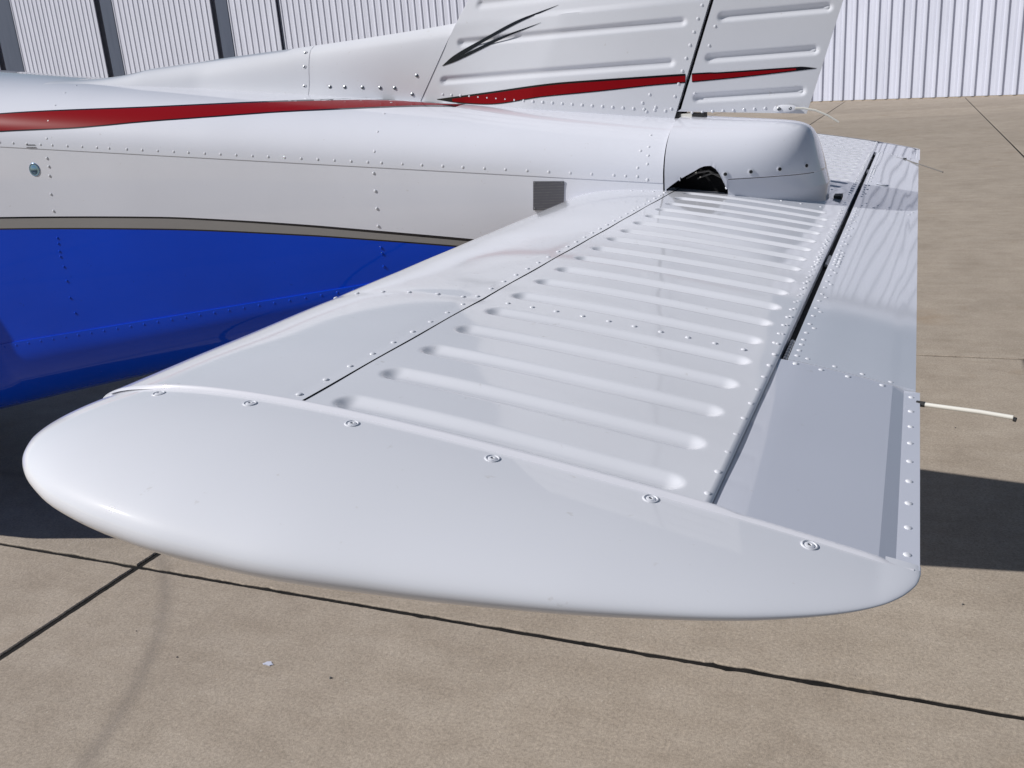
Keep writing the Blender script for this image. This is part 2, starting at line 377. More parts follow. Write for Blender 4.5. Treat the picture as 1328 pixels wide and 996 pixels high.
def fside(x, z):
    w_, zt, zs, zc, zb = sec(x)
    z = min(max(z, zb), zt)
    if z >= zs:
        a = math.acos(min(1, ((z - zs) / (zt - zs)) ** (1 / .9))); return w_ * math.sin(a) ** .85
    if z >= zc:
        k = (z - zs) / (zc - zs); return w_ * (1 + .02 * math.sin(math.pi * k) - .05 * k * k)
    a = math.asin(min(1, ((z - zc) / (zb - zc)) ** (1 / .9))); return w_ * .95 * max(0, math.cos(a)) ** .8
def lerp(tab, x):
    xs, ys = zip(*sorted(tab)); return float(np.interp(x, xs, ys))
G0 = [(-6, -.26), (-2.70, -.292), (-2.10, -.307), (-1.87, -.321), (-1.587, -.344), (-1.466, -.356), (-1.078, -.397), (-.57, -.46)]
G3 = [(-6, -.31), (-2.71, -.333), (-2.108, -.347), (-1.593, -.377), (-1.471, -.387), (-1.125, -.419), (-.57, -.485)]
xs = list(np.linspace(-6.2, -3.1, 12)) + list(np.linspace(-3.0, -.574, 70))
SG0, SG3 = smooth_tab(G0), smooth_tab(G3)
rows = []; LBL = None
for x in xs:
    w_, zt, zs, zc, zb = sec(x)
    g0, g3 = SG0(x), SG3(x); kb = .0055 + .004 * max(0, (x + 2) / 1.4)
    g = [g0, g0 - kb, g3 + .0045, g3]; g = [max(v, zc + .006 * (4 - i)) for i, v in enumerate(g)]
    P = []; L = []
    for i in range(19):
        a = i / 18 * math.pi / 2; P.append((w_ * math.sin(a) ** .85 + .0014 * min(1, i / 3), zs + (zt - zs) * math.cos(a) ** .9)); L.append(0)
    P.append((fside(x, zs - .0006), zs - .0006)); L.append(0)
    for i in range(1, 6): z = zs + (g[0] - zs) * i / 5; P.append((fside(x, z), z)); L.append(0)
    L[-1] = 1
    for i, c in ((1, 2), (2, 1), (3, 3)): P.append((fside(x, g[i]), g[i])); L.append(c)
    for i in range(1, 6): z = g[3] + (zc - g[3]) * i / 5; P.append((fside(x, z), z)); L.append(3)
    P.append((fside(x, zc) + .0036, zc - .0008)); L.append(3)
    for i in range(1, 13):
        a = i / 12 * math.pi / 2; P.append((w_ * .95 * max(0, math.cos(a)) ** .8 + .0036 * (1 - i / 12), zc + (zb - zc) * math.sin(a) ** .9)); L.append(3)
    LBL = L
    near = [(x, YC - o, z) for o, z in P]; farr = [(x, YC + o, z) for o, z in P[1:-1]][::-1]
    rows.append(near + farr)
n = len(rows[0]); V, F = grid(rows, True)
half = len(LBL)
segm = LBL[:-1] + LBL[:-1][::-1]
fm = [segm[k % n] for k in range((len(rows) - 1) * n)]
F.append(tuple(range(n))[::-1]); fm.append(0); F.append(tuple((len(rows) - 1) * n + k for k in range(n))); fm.append(4)
fus = part('fuselage', V, F, [M['fus'], M['black'], M['grey'], M['blue'], M['dark']], fmats=fm, angle=25)

def fnorm(x, z):
    e = .004; o = fside(x, z); dz = (fside(x, z + e) - fside(x, z - e)) / (2 * e); dx = (fside(x + e, z) - fside(x - e, z)) / (2 * e)
    return Vector((-dx, -1, -dz)).normalized()
def frv(x, z, off=.0014): return ((x, YC - fside(x, z) - off * .6, z), fnorm(x, z))
wr, br = [], []
seamx = [-2.73 - .053 * k for k in range(12)] + [-2.633, -2.582, -2.53, -2.478, -2.434, -2.378, -2.324, -2.27, -2.226, -2.163, -2.109, -2.055, -2.0, -1.95, -1.895, -1.843, -1.791, -1.738, -1.687, -1.635, -1.583, -1.531, -1.48, -1.429, -1.379, -1.338, -1.277, -1.22, -1.16, -1.103, -1.043, -0.985, -0.926, -0.868, -0.811, -0.755, -0.698, -0.668, -0.638]
for x in seamx: wr.append(frv(x, sec(x)[2] + .013))
for x, z in [(-2.516, 0.093), (-2.491, 0.071), (-2.467, 0.035), (-2.457, -0.009), (-2.452, -0.06), (-2.464, -0.118), (-2.463, -0.143), (-2.467, -0.171), (-2.476, -0.227), (-2.48, -0.279), (-1.375, -0.056), (-1.361, -0.101), (-1.359, -0.151), (-1.365, -0.208), (-1.365, -0.256), (-1.366, -0.304), (-1.369, -0.353), (-0.619, -0.151), (-0.616, -0.177), (-0.614, -0.197), (-0.614, -0.217), (-0.613, -0.255), (-0.635, -0.185), (-0.638, -0.225), (-1.404, -0.029)]: wr.append(frv(x, z))
for x, z in [(-2.489, -0.364), (-2.491, -0.382), (-2.494, -0.407), (-2.496, -0.424), (-2.493, -0.457), (-2.497, -0.504), (-2.504, -0.561), (-2.502, -0.613), (-2.508, -0.725), (-2.526, -0.781), (-2.53, -0.84), (-1.37, -0.415), (-1.37, -0.432), (-1.372, -0.47)]: br.append(frv(x, z))
for k in range(34):
    x = -2.95 + .0545 * k; br.append(frv(x, sec(x)[3] - .012, .0050))
rivet_part('rivets', wr, M['white'], fus, .0040)
rivet_part('rivets', br, M['blue'], fus, .0040)
# draped strips of pinstripe
def strip(name, surf, top, bot, x0, x1, m, parent, off, n=90, rowsn=5, grow=0.0):
    R = []; ft, fb = smooth_tab(sorted(top)), smooth_tab(sorted(bot))
    for i in range(n + 1):
        x = x0 + (x1 - x0) * i / n; a = ft(x) + grow; b = fb(x) - grow
        R.append([(x, YC - surf(x, b + (a - b) * j / rowsn) - off, b + (a - b) * j / rowsn) for j in range(rowsn + 1)])
    V, F = grid(R); return part(name, V, F, m, parent, angle=60)
RT = [(-6, .02), (-2.649, .021), (-2.108, .007), (-1.787, -.002), (-1.547, -.013), (-1.40, -.0255), (-1.364, -.030), (-1.195, -.0495), (-1.12, -.058)]
RB = [(-6, -.05), (-2.632, -.028), (-2.34, -.033), (-2.076, -.029), (-1.75, -.029), (-1.504, -.034), (-1.329, -.040), (-1.195, -.050), (-1.12, -.0585)]
strip('red_stripe', fside, RT, RB, -6.19, -1.20, M['red'], fus, .0024, n=190, rowsn=8)
strip('black_outline', fside, RT, RB, -6.19, -1.20, M['black'], fus, .0019, grow=.0036, n=190, rowsn=8)
# inspection plug, data plate, small placard lettering
pb = PB(); P, N = frv(-2.52, -.150, 0); dome(pb, P, N, .0200, [(1, 0), (1, .06), (.93, .10), (.88, .09), (.55, .14), (0, .16)], 28)
o = pb.obj('inspection_plug', M['plug'], fus)
pb = PB(); V = []
for off in (.0008, .0026):
    for (x, z) in ((-.9145, -.3215), (-.8320, -.3245), (-.8275, -.2500), (-.9100, -.2470)): V.append((x, YC - fside(x, z) - off, z))
pb.add(V, [(0, 3, 2, 1), (4, 5, 6, 7), (0, 1, 5, 4), (1, 2, 6, 5), (2, 3, 7, 6), (3, 0, 4, 7)]); pb.obj('data_plate', M['plate'], fus, smooth=False)
pb = PB()
for x, z in ((-.9090, -.3170), (-.8370, -.3195), (-.8325, -.2545), (-.9050, -.2520)): dome(pb, (x, YC - fside(x, z) - .0026, z), (0, -1, 0), .0022, DOME, 8)
tag(pb.obj('plate_pins', M['steel'], fus), kind='stuff')
pb = PB()
for row, z0 in ((0, -.0735), (1, -.0815)):
    x = -2.532
    while x < -2.497:
        wd = rnd.uniform(.0012, .003)
        zz = z0 - .055 * (x + 2.532); V = []
        for (u, q) in ((x, zz - .0028), (x + wd, zz - .0028), (x + wd, zz), (x, zz)): V.append((u, YC - fside(u, q) - .0022, q))
        pb.add(V, [(0, 1, 2, 3)]); x += wd + .0008
pb.obj('placard_lettering', M['black'], fus, smooth=False)

# ------------------------------------------------------------------ tail cone with the stabilator cut-out
cutp = [(-.566, -.280), (-.556, -.2725), (-.534, -.2575), (-.515, -.2475), (-.499, -.2395), (-.487, -.2325), (-.476, -.2290), (-.461, -.2285), (-.449, -.237), (-.441, -.248), (-.436, -.258), (-.421, -.290), (-.421, -.36), (-.566, -.36)]
def inside(x, z):
    c = False
    for (x1, z1), (x2, z2) in zip(cutp, cutp[1:] + cutp[:1]):
        if (z1 > z) != (z2 > z) and x < (x2 - x1) * (z - z1) / (z2 - z1) + x1: c = not c
    return c
def nearest(x, z):
    best = (9, 0, 0)
    for (x1, z1), (x2, z2) in zip(cutp, cutp[1:] + cutp[:1]):
        L2 = (x2 - x1) ** 2 + (z2 - z1) ** 2; k = min(1, max(0, ((x - x1) * (x2 - x1) + (z - z1) * (z2 - z1)) / L2))
        px, pz = x1 + k * (x2 - x1), z1 + k * (z2 - z1); d = math.hypot(x - px, z - pz)
        if d < best[0]: best = (d, px, pz)
    return best
def cone_sec(x):
    t = min(1, max(0, (x + .57) / .384))
    gz = (1 - t ** 9) ** (1 / 8); gw = (1 - t ** 5) ** (1 / 3.0)
    return (.242 - .095 * t) * gw, -.30 + (.181 - .030 * t + .004 * (1 - t) ** 3) * gz, -.30 - .14 * gz, gz
def slant(x, z):
    t = min(1, max(0, (x + .57) / .384)); return -.010 * t ** 5 - .040 * t ** 5 * min(1.1, max(0, (z + .300) / .14))
tt = [0, .004] + list(np.arange(.0085, .405, .0052)) + list(np.linspace(.41, .80, 24)) + [1 - (1 - .80) * (1 - k) ** 2 for k in np.linspace(.06, .9985, 24)]
prof = None; rows = []
zlow = [-.262, -.2645] + list(np.linspace(-.2665, -.345, 30)) + [-.37, -.41]
for t in tt:
    x = -.57 + .384 * t; w_, zt, zb, gz = cone_sec(x); zs = -.262
    P = []
    for i in range(34):
        a = i / 33 * math.pi / 2; P.append((w_ * math.sin(a) ** .80, zs + (zt - zs) * math.cos(a) ** .85))
    ins = .0065 if t > .385 else .0
    for z in zlow[1:]:
        k = (z + .262) / -.178; P.append(((w_ - ins) * (1 - .10 * k * k), z))
    P.append((w_ * .8, -.435)); P.append((0, -.45))
    rows.append([(x, YC - o, z) for o, z in P] + [(x, YC + o, z) for o, z in P[1:-1]][::-1])
V, F = grid(rows, True); n = len(rows[0]); nn_ = len(P)
F = [f for f in F if not (all(v % n < nn_ for v in f) and inside(sum(V[v][0] for v in f) / 4, sum(V[v][2] for v in f) / 4) and V[f[0]][1] < YC)]
used = {}
for f in F:
    for v in f: used[v] = used.get(v, 0) + 1
for v in used:
    x, y, z = V[v]
    if y < YC - .05 and x > -.5695:
        d, px, pz = nearest(x, z)
        if d < .0042 and used[v] < 4: V[v] = (px, y, pz)
V = [(x + slant(x, z), y, z) for x, y, z in V]
F.append(tuple((len(rows) - 1) * n + k for k in range(n)))
cone = part('tail_cone', V, F, M['fus'], angle=32)
md = cone.modifiers.new('s', 'SOLIDIFY'); md.thickness = .0035; md.offset = -1
bpy.context.view_layer.update()
me = bpy.data.meshes.new_from_object(cone.evaluated_get(bpy.context.evaluated_depsgraph_get()))
cone.modifiers.clear(); cone.data = me; me.polygons.foreach_set("use_smooth", [True] * len(me.polygons)); me.set_sharp_from_angle(angle=math.radians(32))
def cside(x, z):
    w_, zt, zb, gz = cone_sec(x)
    if z > -.262: a = math.acos(min(1, ((z + .262) / (zt + .262)) ** (1 / .85))); return w_ * math.sin(a) ** .8
    return w_ - .0065
for x, z in ((-.426, -.2510), (-.366, -.2490), (-.297, -.2475), (-.229, -.2455)):
    e = .003; dx = (cside(x + e, z) - cside(x - e, z)) / (2 * e); dz = (cside(x, z + e) - cside(x, z - e)) / (2 * e)
    N = Vector((-dx, -1, -dz)); P = (x + slant(x, z), YC - cside(x, z) - .0004, z)
    mb = PB(); dome(mb, P, N, .0072, [(1, -.05), (1, .12), (.62, .16), (.55, .05), (0, .04)], 14); wsh = mb.obj('washer', M['cap'], cone)
    mb = PB(); dome(mb, P, N, .0046, [(1, 0), (1, .22), (.8, .34), (.3, .36), (0, .2)], 12); mb.obj('screw', M['rubber'], cone)
V, F = [], []
R_ = []
for t in np.linspace(.39, .93, 60):
    x = -.57 + .384 * t; w_ = cone_sec(x)[0]; xq = x + slant(x, -.265); R_.append([(xq, YC - (w_ - .0060), -.2626), (xq, YC - (w_ - .0060), -.2656)])
V, F = grid(R_); part('seam_gap', V, F, M['dark'], cone, smooth=False)
# parts inside the opening
pb = PB(); pb.box((-.575, 2.40, -.43), (-.42, 2.74, -.20)); 
pb.obj('inner_shade_block', M['dark'], cone, smooth=False)  # solid near-black block stands in for the unlit inside of the cone
pb = PB(); pb.tube([(-.53, 2.40, -.262), (-.50, 2.385, -.247), (-.47, 2.38, -.243), (-.44, 2.39, -.262)], .0028, 8); pb.tube([(-.50, 2.39, -.262), (-.465, 2.38, -.250), (-.435, 2.39, -.256)], .002, 8)
pb.obj('control_cable', M['wick'], cone)

# ------------------------------------------------------------------ stabilator
CH = np.array([.838, -.080]); LEP = np.array([-.820, -.3115]); CL = float(np.hypot(*CH)); CE = CH / CL; CN = np.array([-CE[1], CE[0]])
def half(s):
    s = min(max(s, 0), 1)
    q = min(1, max(0, (s - .55) / .42)); q = q * q * (3 - 2 * q)
    return .6 * CL * (.2969 * math.sqrt(s) - .126 * s - .3516 * s * s + .2843 * s ** 3 - .1036 * s ** 4) + .0006 + .0030 * q
BY = [.745 + .0931 * k for k in range(18)]
def bead(s, y):
    d = 0
    yy = y if y < YC else 2 * YC - y
    k = round((yy - .745) / .0931)
    if 0 <= k <= 17 and .33 < s < .80:
        dy = yy - BY[k]; sx = max(0, .371 - s, s - (.750 if k < 17 else .735)) * CL
        r = math.hypot(dy, sx); hw = .0190
        if r < hw: d = -.0062 * (1 - (r / hw) ** 2.2) ** 1.45
    return d
def tp(s, y, off=0.0, side=1):
    h = half(s) * side + off * side
    p = LEP + CH * s + CN * h; return (p[0], y, p[1])
def pillow(s, y):                           # faint oil-canning between ribs
    return (-.0011 * math.exp(-((y - 1.163) / .020) ** 2) * min(1, max(0, (.34 - s) / .06)) - .0005 * math.exp(-((s - .300) / .012) ** 2)) + .0004 * math.sin(9.7 * y + 3 * s) * math.sin(11 * s + 2 * y) + .0003 * math.sin(31 * y)
def tnorm(s, y, side=1):
    a = Vector(tp(s - .004, y, 0, side)); b = Vector(tp(s + .004, y, 0, side)); d = (b - a).normalized()
    n_ = Vector((-d.z, 0, d.x)); return n_ if n_.z * side > 0 else -n_
stab = empty('stabilator', Z((-.4, YC, -.35)), parent=plane); stab_off = Vector(stab.location)
def spart(name, V, F, m, **k):
    return link(name, [Vector(Z(p)) - stab_off for p in V], F, m, stab, **k)
class SB(MB):
    def obj(s, name, m, parent=None, **k): return link(name, [Vector(Z(p)) - stab_off for p in s.v], s.f, m, stab, **k)
YN, YF = .722, 2 * YC - .722
SEAM = .3175
# leading edge skin: bottom seam -> nose -> top seam
def arc(n0):
    q = [(-1, SEAM * (1 - k) ** 1.0) for k in np.linspace(0, 1, n0)][:-1]
    out = [(-1, SEAM * math.sin((1 - k) * math.pi / 2) ** 2) for k in np.linspace(0, 1, n0)][:-1]
    return out + [(1, SEAM * math.sin(k * math.pi / 2) ** 2) for k in np.linspace(0, 1, n0)]
A = arc(34); ys = np.array(sorted(set(list(np.linspace(YN, YF, 150)) + list(np.linspace(1.11, 1.215, 26)))))
V, F = grid([[tp(s, YN + .0002, -.005, sd_) for sd_, s in A]] + [[tp(s, y, .0010 + pillow(s, y) * .6, sd_) for sd_, s in A] for y in ys] + [[tp(s, YF - .0002, -.005, sd_) for sd_, s in A]])
spart('leading_edge_skin', V, F, M['skin'], angle=50)
# beaded skins (upper), one each side of the centre
ssm = list(np.linspace(SEAM + .0013, .34, 4)) + list(np.linspace(.344, .385, 13)) + list(np.linspace(.40, .725, 24)) + list(np.linspace(.738, .782, 14)) + [.79, .798, .8048]
def beaded(ya, yb):
    g_ = .0931 / 30; yy = [.745 + g_ * k for k in range(-7, 1400)]; yy += [2 * YC - v for v in yy]
    yy = sorted(v for v in yy if (v < YC if ya < 2 else v > YC) and ya + .0015 < v < yb - .0015)
    yy = np.array([ya] + [v for i, v in enumerate(yy) if i == 0 or v - yy[i - 1] > .001] + [yb]); rows = []
    for y in yy:
        rows.append([tp(s, y, bead(s, y) + pillow(s, y)) for s in ssm] + [tp(.8056, y, -.0012 + pillow(.8048, y)), tp(.8057, y, -.020)])
    V, F = grid(rows); spart('beaded_skin', V, F, M['skin'], angle=60)
beaded(YN, YC - .001); beaded(YC + .001, YF)
# lower skin
V, F = grid([[tp(s, y, 0, -1) for s in np.linspace(SEAM + .002, .806, 14)] for y in np.linspace(YN, YF, 30)])
spart('lower_skin', V, F, M['skin'])
# spar sheets, near-black to paint in the shade within seam and hinge gaps
sb = SB(); V, F = grid([[tp(s, y, -.004) for s in (.305, .33)] for y in (YN, YF)]); sb.add(V, F)
V, F = grid([[tp(s, y, -.012) for s in (.78, .86)] for y in (YN, YF)]); sb.add(V, F); sb.obj('spar', M['dark'], smooth=False)
# outer trailing edge skins (outboard of the tab) and the tab
Y1, Y2 = 1.167, 2 * YC - 1.167
def aft(ya, yb):
    def z(s):
        if s <= .968: return -.0016
        if s <= .984: return -.0016 - .0050 * (s - .968) / .016
        return -.0066 + .0035 * (s - .984) / .02
    sl_ = [.8062] + list(np.linspace(.812, .966, 16)) + [.968, .976, .984, .9845, .99, 1.0, 1.0055]
    def P(s, y, side):
        if side > 0: h = max(half(s) + z(s), .0016 if s > .96 else -1)
        else: h = -max(half(s) - .002, .0002)
        p = LEP + CH * s + CN * h; return (p[0], y, p[1])
    def top(s, y):
        hs = half(.968) - .0016
        if s > .968:
            hh = hs - .0048 * min(1, (s - .968) / .016)
        else: hh = half(s) - .0016 - .0012 * max(0, 1 - (s - .806) / .03)
        p = LEP + CH * s + CN * hh; return (p[0], y, p[1])
    rows = []
    for y in np.linspace(ya, yb, 20):
        t_ = [tp(.8062, y, -.018)] + [top(s, y) for s in sl_]; b_ = [P(s, y, -1) for s in sl_[::-1]]
        rows.append(t_ + b_)
    V, F = grid(rows, True); n = len(rows[0]); F += [tuple(range(n)), tuple((len(rows) - 1) * n + k for k in range(n))[::-1]]
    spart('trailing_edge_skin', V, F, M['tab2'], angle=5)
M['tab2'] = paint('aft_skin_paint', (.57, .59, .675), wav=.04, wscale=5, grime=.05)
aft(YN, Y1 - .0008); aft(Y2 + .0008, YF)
def tab(ya, yb):
    sl_ = [.8182] + list(np.linspace(.8198, .995, 26)) + [.9995]
    rows = []
    for y in np.arange(ya, yb, .012):
        wv = lambda s: (.00015 * math.sin(57 * s + 1.6 * math.sin(2.1 * y) + 2.2 * y) + .00035 * math.sin(5.2 * y + 1)) * (1 if s < .97 else .3) * min(1, (s - .8199) / .03)
        rows.append([tp(.8182, y, -.014)] + [tp(s, y, -.0008 + wv(s)) for s in sl_] + [tp(s, y, -.001, -1) for s in sl_[::-1]])
    V, F = grid(rows, True); n = len(rows[0]); F += [tuple(range(n)), tuple((len(rows) - 1) * n + k for k in range(n))[::-1]]
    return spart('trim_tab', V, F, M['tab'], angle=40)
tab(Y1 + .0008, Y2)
# hinge pieces bridging the gap
for y0, y1 in ((1.172, 1.262), (1.775, 1.862), (2 * YC - 1.862, 2 * YC - 1.775), (2 * YC - 1.262, 2 * YC - 1.172)):
    sb = SB(); n_ = 7; L = (y1 - y0) / n_
    for k in range(n_):
        a = Vector(tp(.8075, y0 + k * L, -.0065)); b = Vector(tp(.8185, y0 + k * L + L * .8, -.0065))
        sb.tube([(( a.x + b.x) / 2, y0 + k * L + .0008, a.z), ((a.x + b.x) / 2, y0 + (k + 1) * L - .0015, a.z)], .0030, 8)
    sb.obj('hinge', M['steel'])
# fibreglass tip caps
ET = [(-.01, 0), (0, .0), (.004, .035), (.012, .068), (.03, .104), (.058, .136), (.10, .163), (.16, .186), (.245, .200), (.326, .206), (.415, .205), (.565, .188), (.7, .163), (.80, .137), (.863, .117), (.91, .097), (.948, .076), (.975, .053), (.99, .033), (1.0, .018), (1.006, .0)]
EF = smooth_tab([(0, .0), (.002, .024), (.006, .048), (.015, .077), (.03, .104), (.058, .136), (.10, .163), (.16, .186), (.245, .201), (.326, .2065), (.415, .205), (.565, .188), (.7, .164), (.80, .139), (.863, .119), (.91, .099), (.948, .0785), (.975, .058), (.990, .041), (.999, .026), (1.004, .014), (1.0065, 0)])
def cap(sg):
    ye = YN - .004
    ss = [0, .0004, .001, .002, .0035, .0055, .008] + [(.012 + .976 * (1 - math.cos(math.pi * k)) / 2) for k in np.linspace(0, 1, 90)] + [.9905, .993, .995, .997, .9985, 1.0, 1.0015, 1.003, 1.0045, 1.0057, 1.0065]
    ss = sorted(set(ss)); ph = np.linspace(-math.pi / 2, math.pi / 2, 41); rows = []
    for s in ss:
        E_ = EF(s); h = max(half(s) - .0030, .0001) if s < .97 else max(half(.97) - .003, .0001) * max(0, 1.0065 - s) ** .5 / .0365 ** .5
        if s > .97: h = max(h, 0.0)
        r = []
        for f in ph:
            y = ye - E_ * max(0, math.cos(f)) ** .92; hh = h * math.copysign(abs(math.sin(f)) ** .95, f)
            p = LEP + CH * s + CN * hh; kf_ = min(1, (ye - y) / .10); r.append((p[0] - .017 * kf_ * max(0, 1 - s / .22) ** 2, y, p[1]))
        rows.append([(r[0][0], YN + .008, r[0][2])] + r + [(r[-1][0], YN + .008, r[-1][2])])
    if sg < 0: rows = [[(x, 2 * YC - y, z) for x, y, z in r] for r in rows]
    V, F = grid(rows); return spart('tip_cap', V, F, M['cap'], angle=60)
cap(1); cap(-1)
# raised lip of the skins over the cap
def lip(sg):
    ss = [.02 + .98 * (1 - math.cos(math.pi * k)) / 2 for k in np.linspace(0, 1, 60)]
    rows = []
    for s in ss:
        c_ = -.0022 if s > .815 else 0
        if s > .968: c_ = half(.968) - half(s) - .0048 * min(1, (s - .968) / .016) - .0022
        base = half(s)
        q = []
        for y, o in ((YN + .0012, .0012 + c_), (YN - .0010, .0015 + c_), (YN - .0022, .0008 + c_ * .6), (YN - .0046, -.0036)):
            o = o * min(1, s / .12)
            p = LEP + CH * s + CN * max(base + o, 0.0006); q.append((p[0], y if sg > 0 else 2 * YC - y, p[1]))
        rows.append(q)
    V, F = grid(rows); spart('edge_lip', V, F, M['lip'], angle=80)
M['lip'] = paint('lip_paint', (.72, .72, .78), wav=.02, wscale=4)
lip(1); lip(-1)
# screws of the near cap
slots = SB()
for s in (.123, .261, .401, .5745, .7475, .905):
    for sg in (1, -1):
        y = .7035 if s < .7 else .7085
        E_ = EF(s); k_ = (.718 - y) / E_; f = math.acos(k_ ** (1 / .92)); h = (half(s) - .003) * math.sin(f) ** .95
        p = LEP + CH * s + CN * h; N = tnorm(s, y); N = (N + Vector((0, -.04, 0))).normalized()
        P = (p[0], y, p[1])
        if sg < 0: P = (p[0], 2 * YC - y, p[1]); N.y *= -1
        mb = SB(); dome(mb, P, N, .0072, [(1, -.08), (1, .05), (.92, .13), (.80, .15), (.72, .02), (.60, -.03), (.56, .10), (.44, .15), (.25, .16), (.16, .03), (0, .0)], 20)
        mb.obj('screw', M['cap'])
        mb = SB(); dome(mb, Vector(P) + N * .0078 * .02, N, .0013, [(1, 0), (1, .3), (0, .5)], 6); slots.add(mb.v, mb.f)
tag(slots.obj('screw_recesses', M['rubber']), kind='stuff')
# rivets
R = []
def rv(s, y, off=.0): R.append((tp(s, y, off), tnorm(s, y)))
for k in range(38): rv(.3035, .737 + .0485 * k, .001)
for k in range(38): rv(.798 - (.003 if k > 9 else 0), .742 + .0477 * k)
for k in range(30): rv(.7905, 1.22 + .0455 * k)
for s in (.03, .075, .128, .18, .235, .283): rv(s, 1.163, .001)
for s in (.365, .408, .45, .495, .539, .581, .624, .667, .709, .753): rv(s, 1.1625)
for k in range(9): rv(.9945, .745 + .0500 * k, half(.968) - .0064 - half(.9945))
for s, y in ((.831, 1.158), (.868, 1.157), (.906, 1.156), (.954, 1.156)): rv(s, y, -.0016)
for s, y in ((.845, 1.185), (.885, 1.180), (.925, 1.177), (.965, 1.174)): rv(s, y, -.0008)
for y in (1.188, 1.212, 1.24, 1.264): rv(.829, y, -.0008)
for k in range(26): rv(.829, 1.30 + .0475 * k, -.0008)
for k in range(12): rv(.838, 1.33 + .095 * k, -.0008)
for y in (1.765, 1.79, 1.815, 1.84, 1.865): rv(.829, y + .012, -.0008); rv(.796, y, 0); rv(.838, y, -.0008)
for s in np.linspace(.20, .30, 4): rv(s, 2.30, .001); rv(s, 2.37, .001)
for s in np.linspace(.34, .79, 9): rv(s, 2.405)
for s in np.linspace(.84, .975, 5): rv(s, 2.54, -.0008); rv(s + .01, 2.59, -.0008)
R += [((p[0], 2 * YC - p[1], p[2]), n_) for p, n_ in R if p[1] < 2.45]
mb = SB()
for P, N in R: dome(mb, P, N, .0035 * rnd.uniform(.93, 1.06))
tag(mb.obj('rivets', M['rivet'] if 'rivet' in M else M['white'], angle=60), kind='stuff')
# static wicks on the trailing edge
sb = SB(); sb.tube([(.019, 1.132, -.3925), (.028, 1.129, -.3925)], .0034, 10); sb.obj('wick_socket', M['rubber'])
sb = SB(); sb.tube([(.028, 1.129, -.3925), (.055, 1.122, -.3925), (.085, 1.116, -.393), (.1185, 1.108, -.3945)], .0026, 12); sb.obj('static_wick', M['plastic'])
sb = SB(); sb.tube([(.1185, 1.106, -.3955), (.1215, 1.105, -.396)], .0026, 10); sb.obj('wick_tip', M['rubber'])
sb = SB(); sb.tube([(-.13, 3.93, -.366), (-.06, 3.90, -.372), (-.03, 3.87, -.378), (.03, 3.74, -.387), (.095, 3.56, -.394)], .0022, 8); sb.obj('static_wick', M['wick'])
sb = SB(); sb.box((-.036, 3.865, -.382), (-.024, 3.880, -.373)); sb.obj('wick_socket', M['rubber'], smooth=False)
sb = SB(); sb.box((-.186, 2.575, -.352), (-.166, 2.625, -.338)); sb.obj('slot_block', M['rubber'], smooth=False)  # added black block painting in the dark slot where the cone ends
sb = SB(); dome(sb, tp(.88, 3.02, 0), tnorm(.88, 3), .018, [(1, 0), (.9, .12), (.4, .16), (0, .16)], 14); sb.obj('tab_fitting', M['tab2'])

# ------------------------------------------------------------------ fin, rudder, dorsal fairing
def le_x(z): return -1.323 + .66 * z
def hg_x(z): return -.545 + .335 * z
def te_x(z): return -.219 + .30 * z
def fin_h(x, z):
    k = min(max((x - le_x(z)) / (hg_x(z) - le_x(z)), 0), 1); sc = 1 - .35 * max(0, z)
    h0 = .030 - .024 * min(1, max(0, (z - .165) / .12))
    return sc * (h0 + (.046 - h0 * .35) * math.sin(math.pi * min(1, k * .8 + .05)) * .55 * (k ** .5 if h0 < .029 else min(1, k * 2.2)) - .006 * k)
def rud_h(x, z):
    k = min(max((x - hg_x(z)) / (te_x(z) - hg_x(z)), 0), 1); sc = 1 - .35 * max(0, z)
    return sc * (.0305 * (1 - k) + .0015)
def zbead(z, zc_, hw=.0145): return -.0050 * math.cos(math.pi / 2 * min(1, abs(z - zc_) / hw)) ** 1.5
def capsule(x, z, x0, x1, zc_, hw):
    r = math.hypot(max(0, x0 - x, x - x1), z - zc_); return -.0055 * math.cos(math.pi / 2 * r / hw) ** 1.5 if r < hw else 0
def fin_bead(x, z):
    k = round((z - .021) / .097)
    if k < 0: return 0
    zc_ = .021 + .097 * k; return capsule(x, z, le_x(zc_) + .048, hg_x(zc_) - .062, zc_, .0135)
def rud_bead(x, z):
    k = round((z - .0245) / .0965); 
    if k < -1: return 0
    zc_ = .0245 + .0965 * k; return capsule(x, z, hg_x(zc_) + .040, te_x(zc_) - .032, zc_, .0135)
zz = list(np.arange(-.13, .16, .003)) + list(np.arange(.16, 1.02, .0065))
def blade(name, xa, xb, hf, bf, zlist, m, ks, bot=None):
    rows = []
    for z in zlist:
        a, b = xa(z), xb(z); r = []
        for k in ks:
            x = a + (b - a) * k; zq = z
            if bot: zq = z + max(0, bot(x) - zlist[0]) * max(0, 1 - (z - zlist[0]) / .032)
            r.append((x, YC - hf(x, z) - bf(x, zq), zq))
        r2 = [(x, 2 * YC - y, z_) for x, y, z_ in r][::-1]; rows.append(r + r2)
    V, F = grid(rows, True); n = len(rows[0]); F += [tuple(range(n)), tuple((len(rows) - 1) * n + k for k in range(n))[::-1]]
    return part(name, V, F, m, angle=40)
kf = [0, .002, .006, .012, .02] + list(np.linspace(.03, .12, 14)) + list(np.linspace(.14, .86, 30)) + list(np.linspace(.87, .96, 14)) + [.98, 1]
fin = blade('fin', le_x, lambda z: hg_x(z) - .006, fin_h, fin_bead, zz, M['white'], kf)
zr = [-.129] + [z for z in zz if z > -.128]
kr = [0, .004, .02, .04] + list(np.linspace(.06, .22, 14)) + list(np.linspace(.25, .80, 16)) + list(np.linspace(.82, .96, 12)) + [.98, .995, 1]
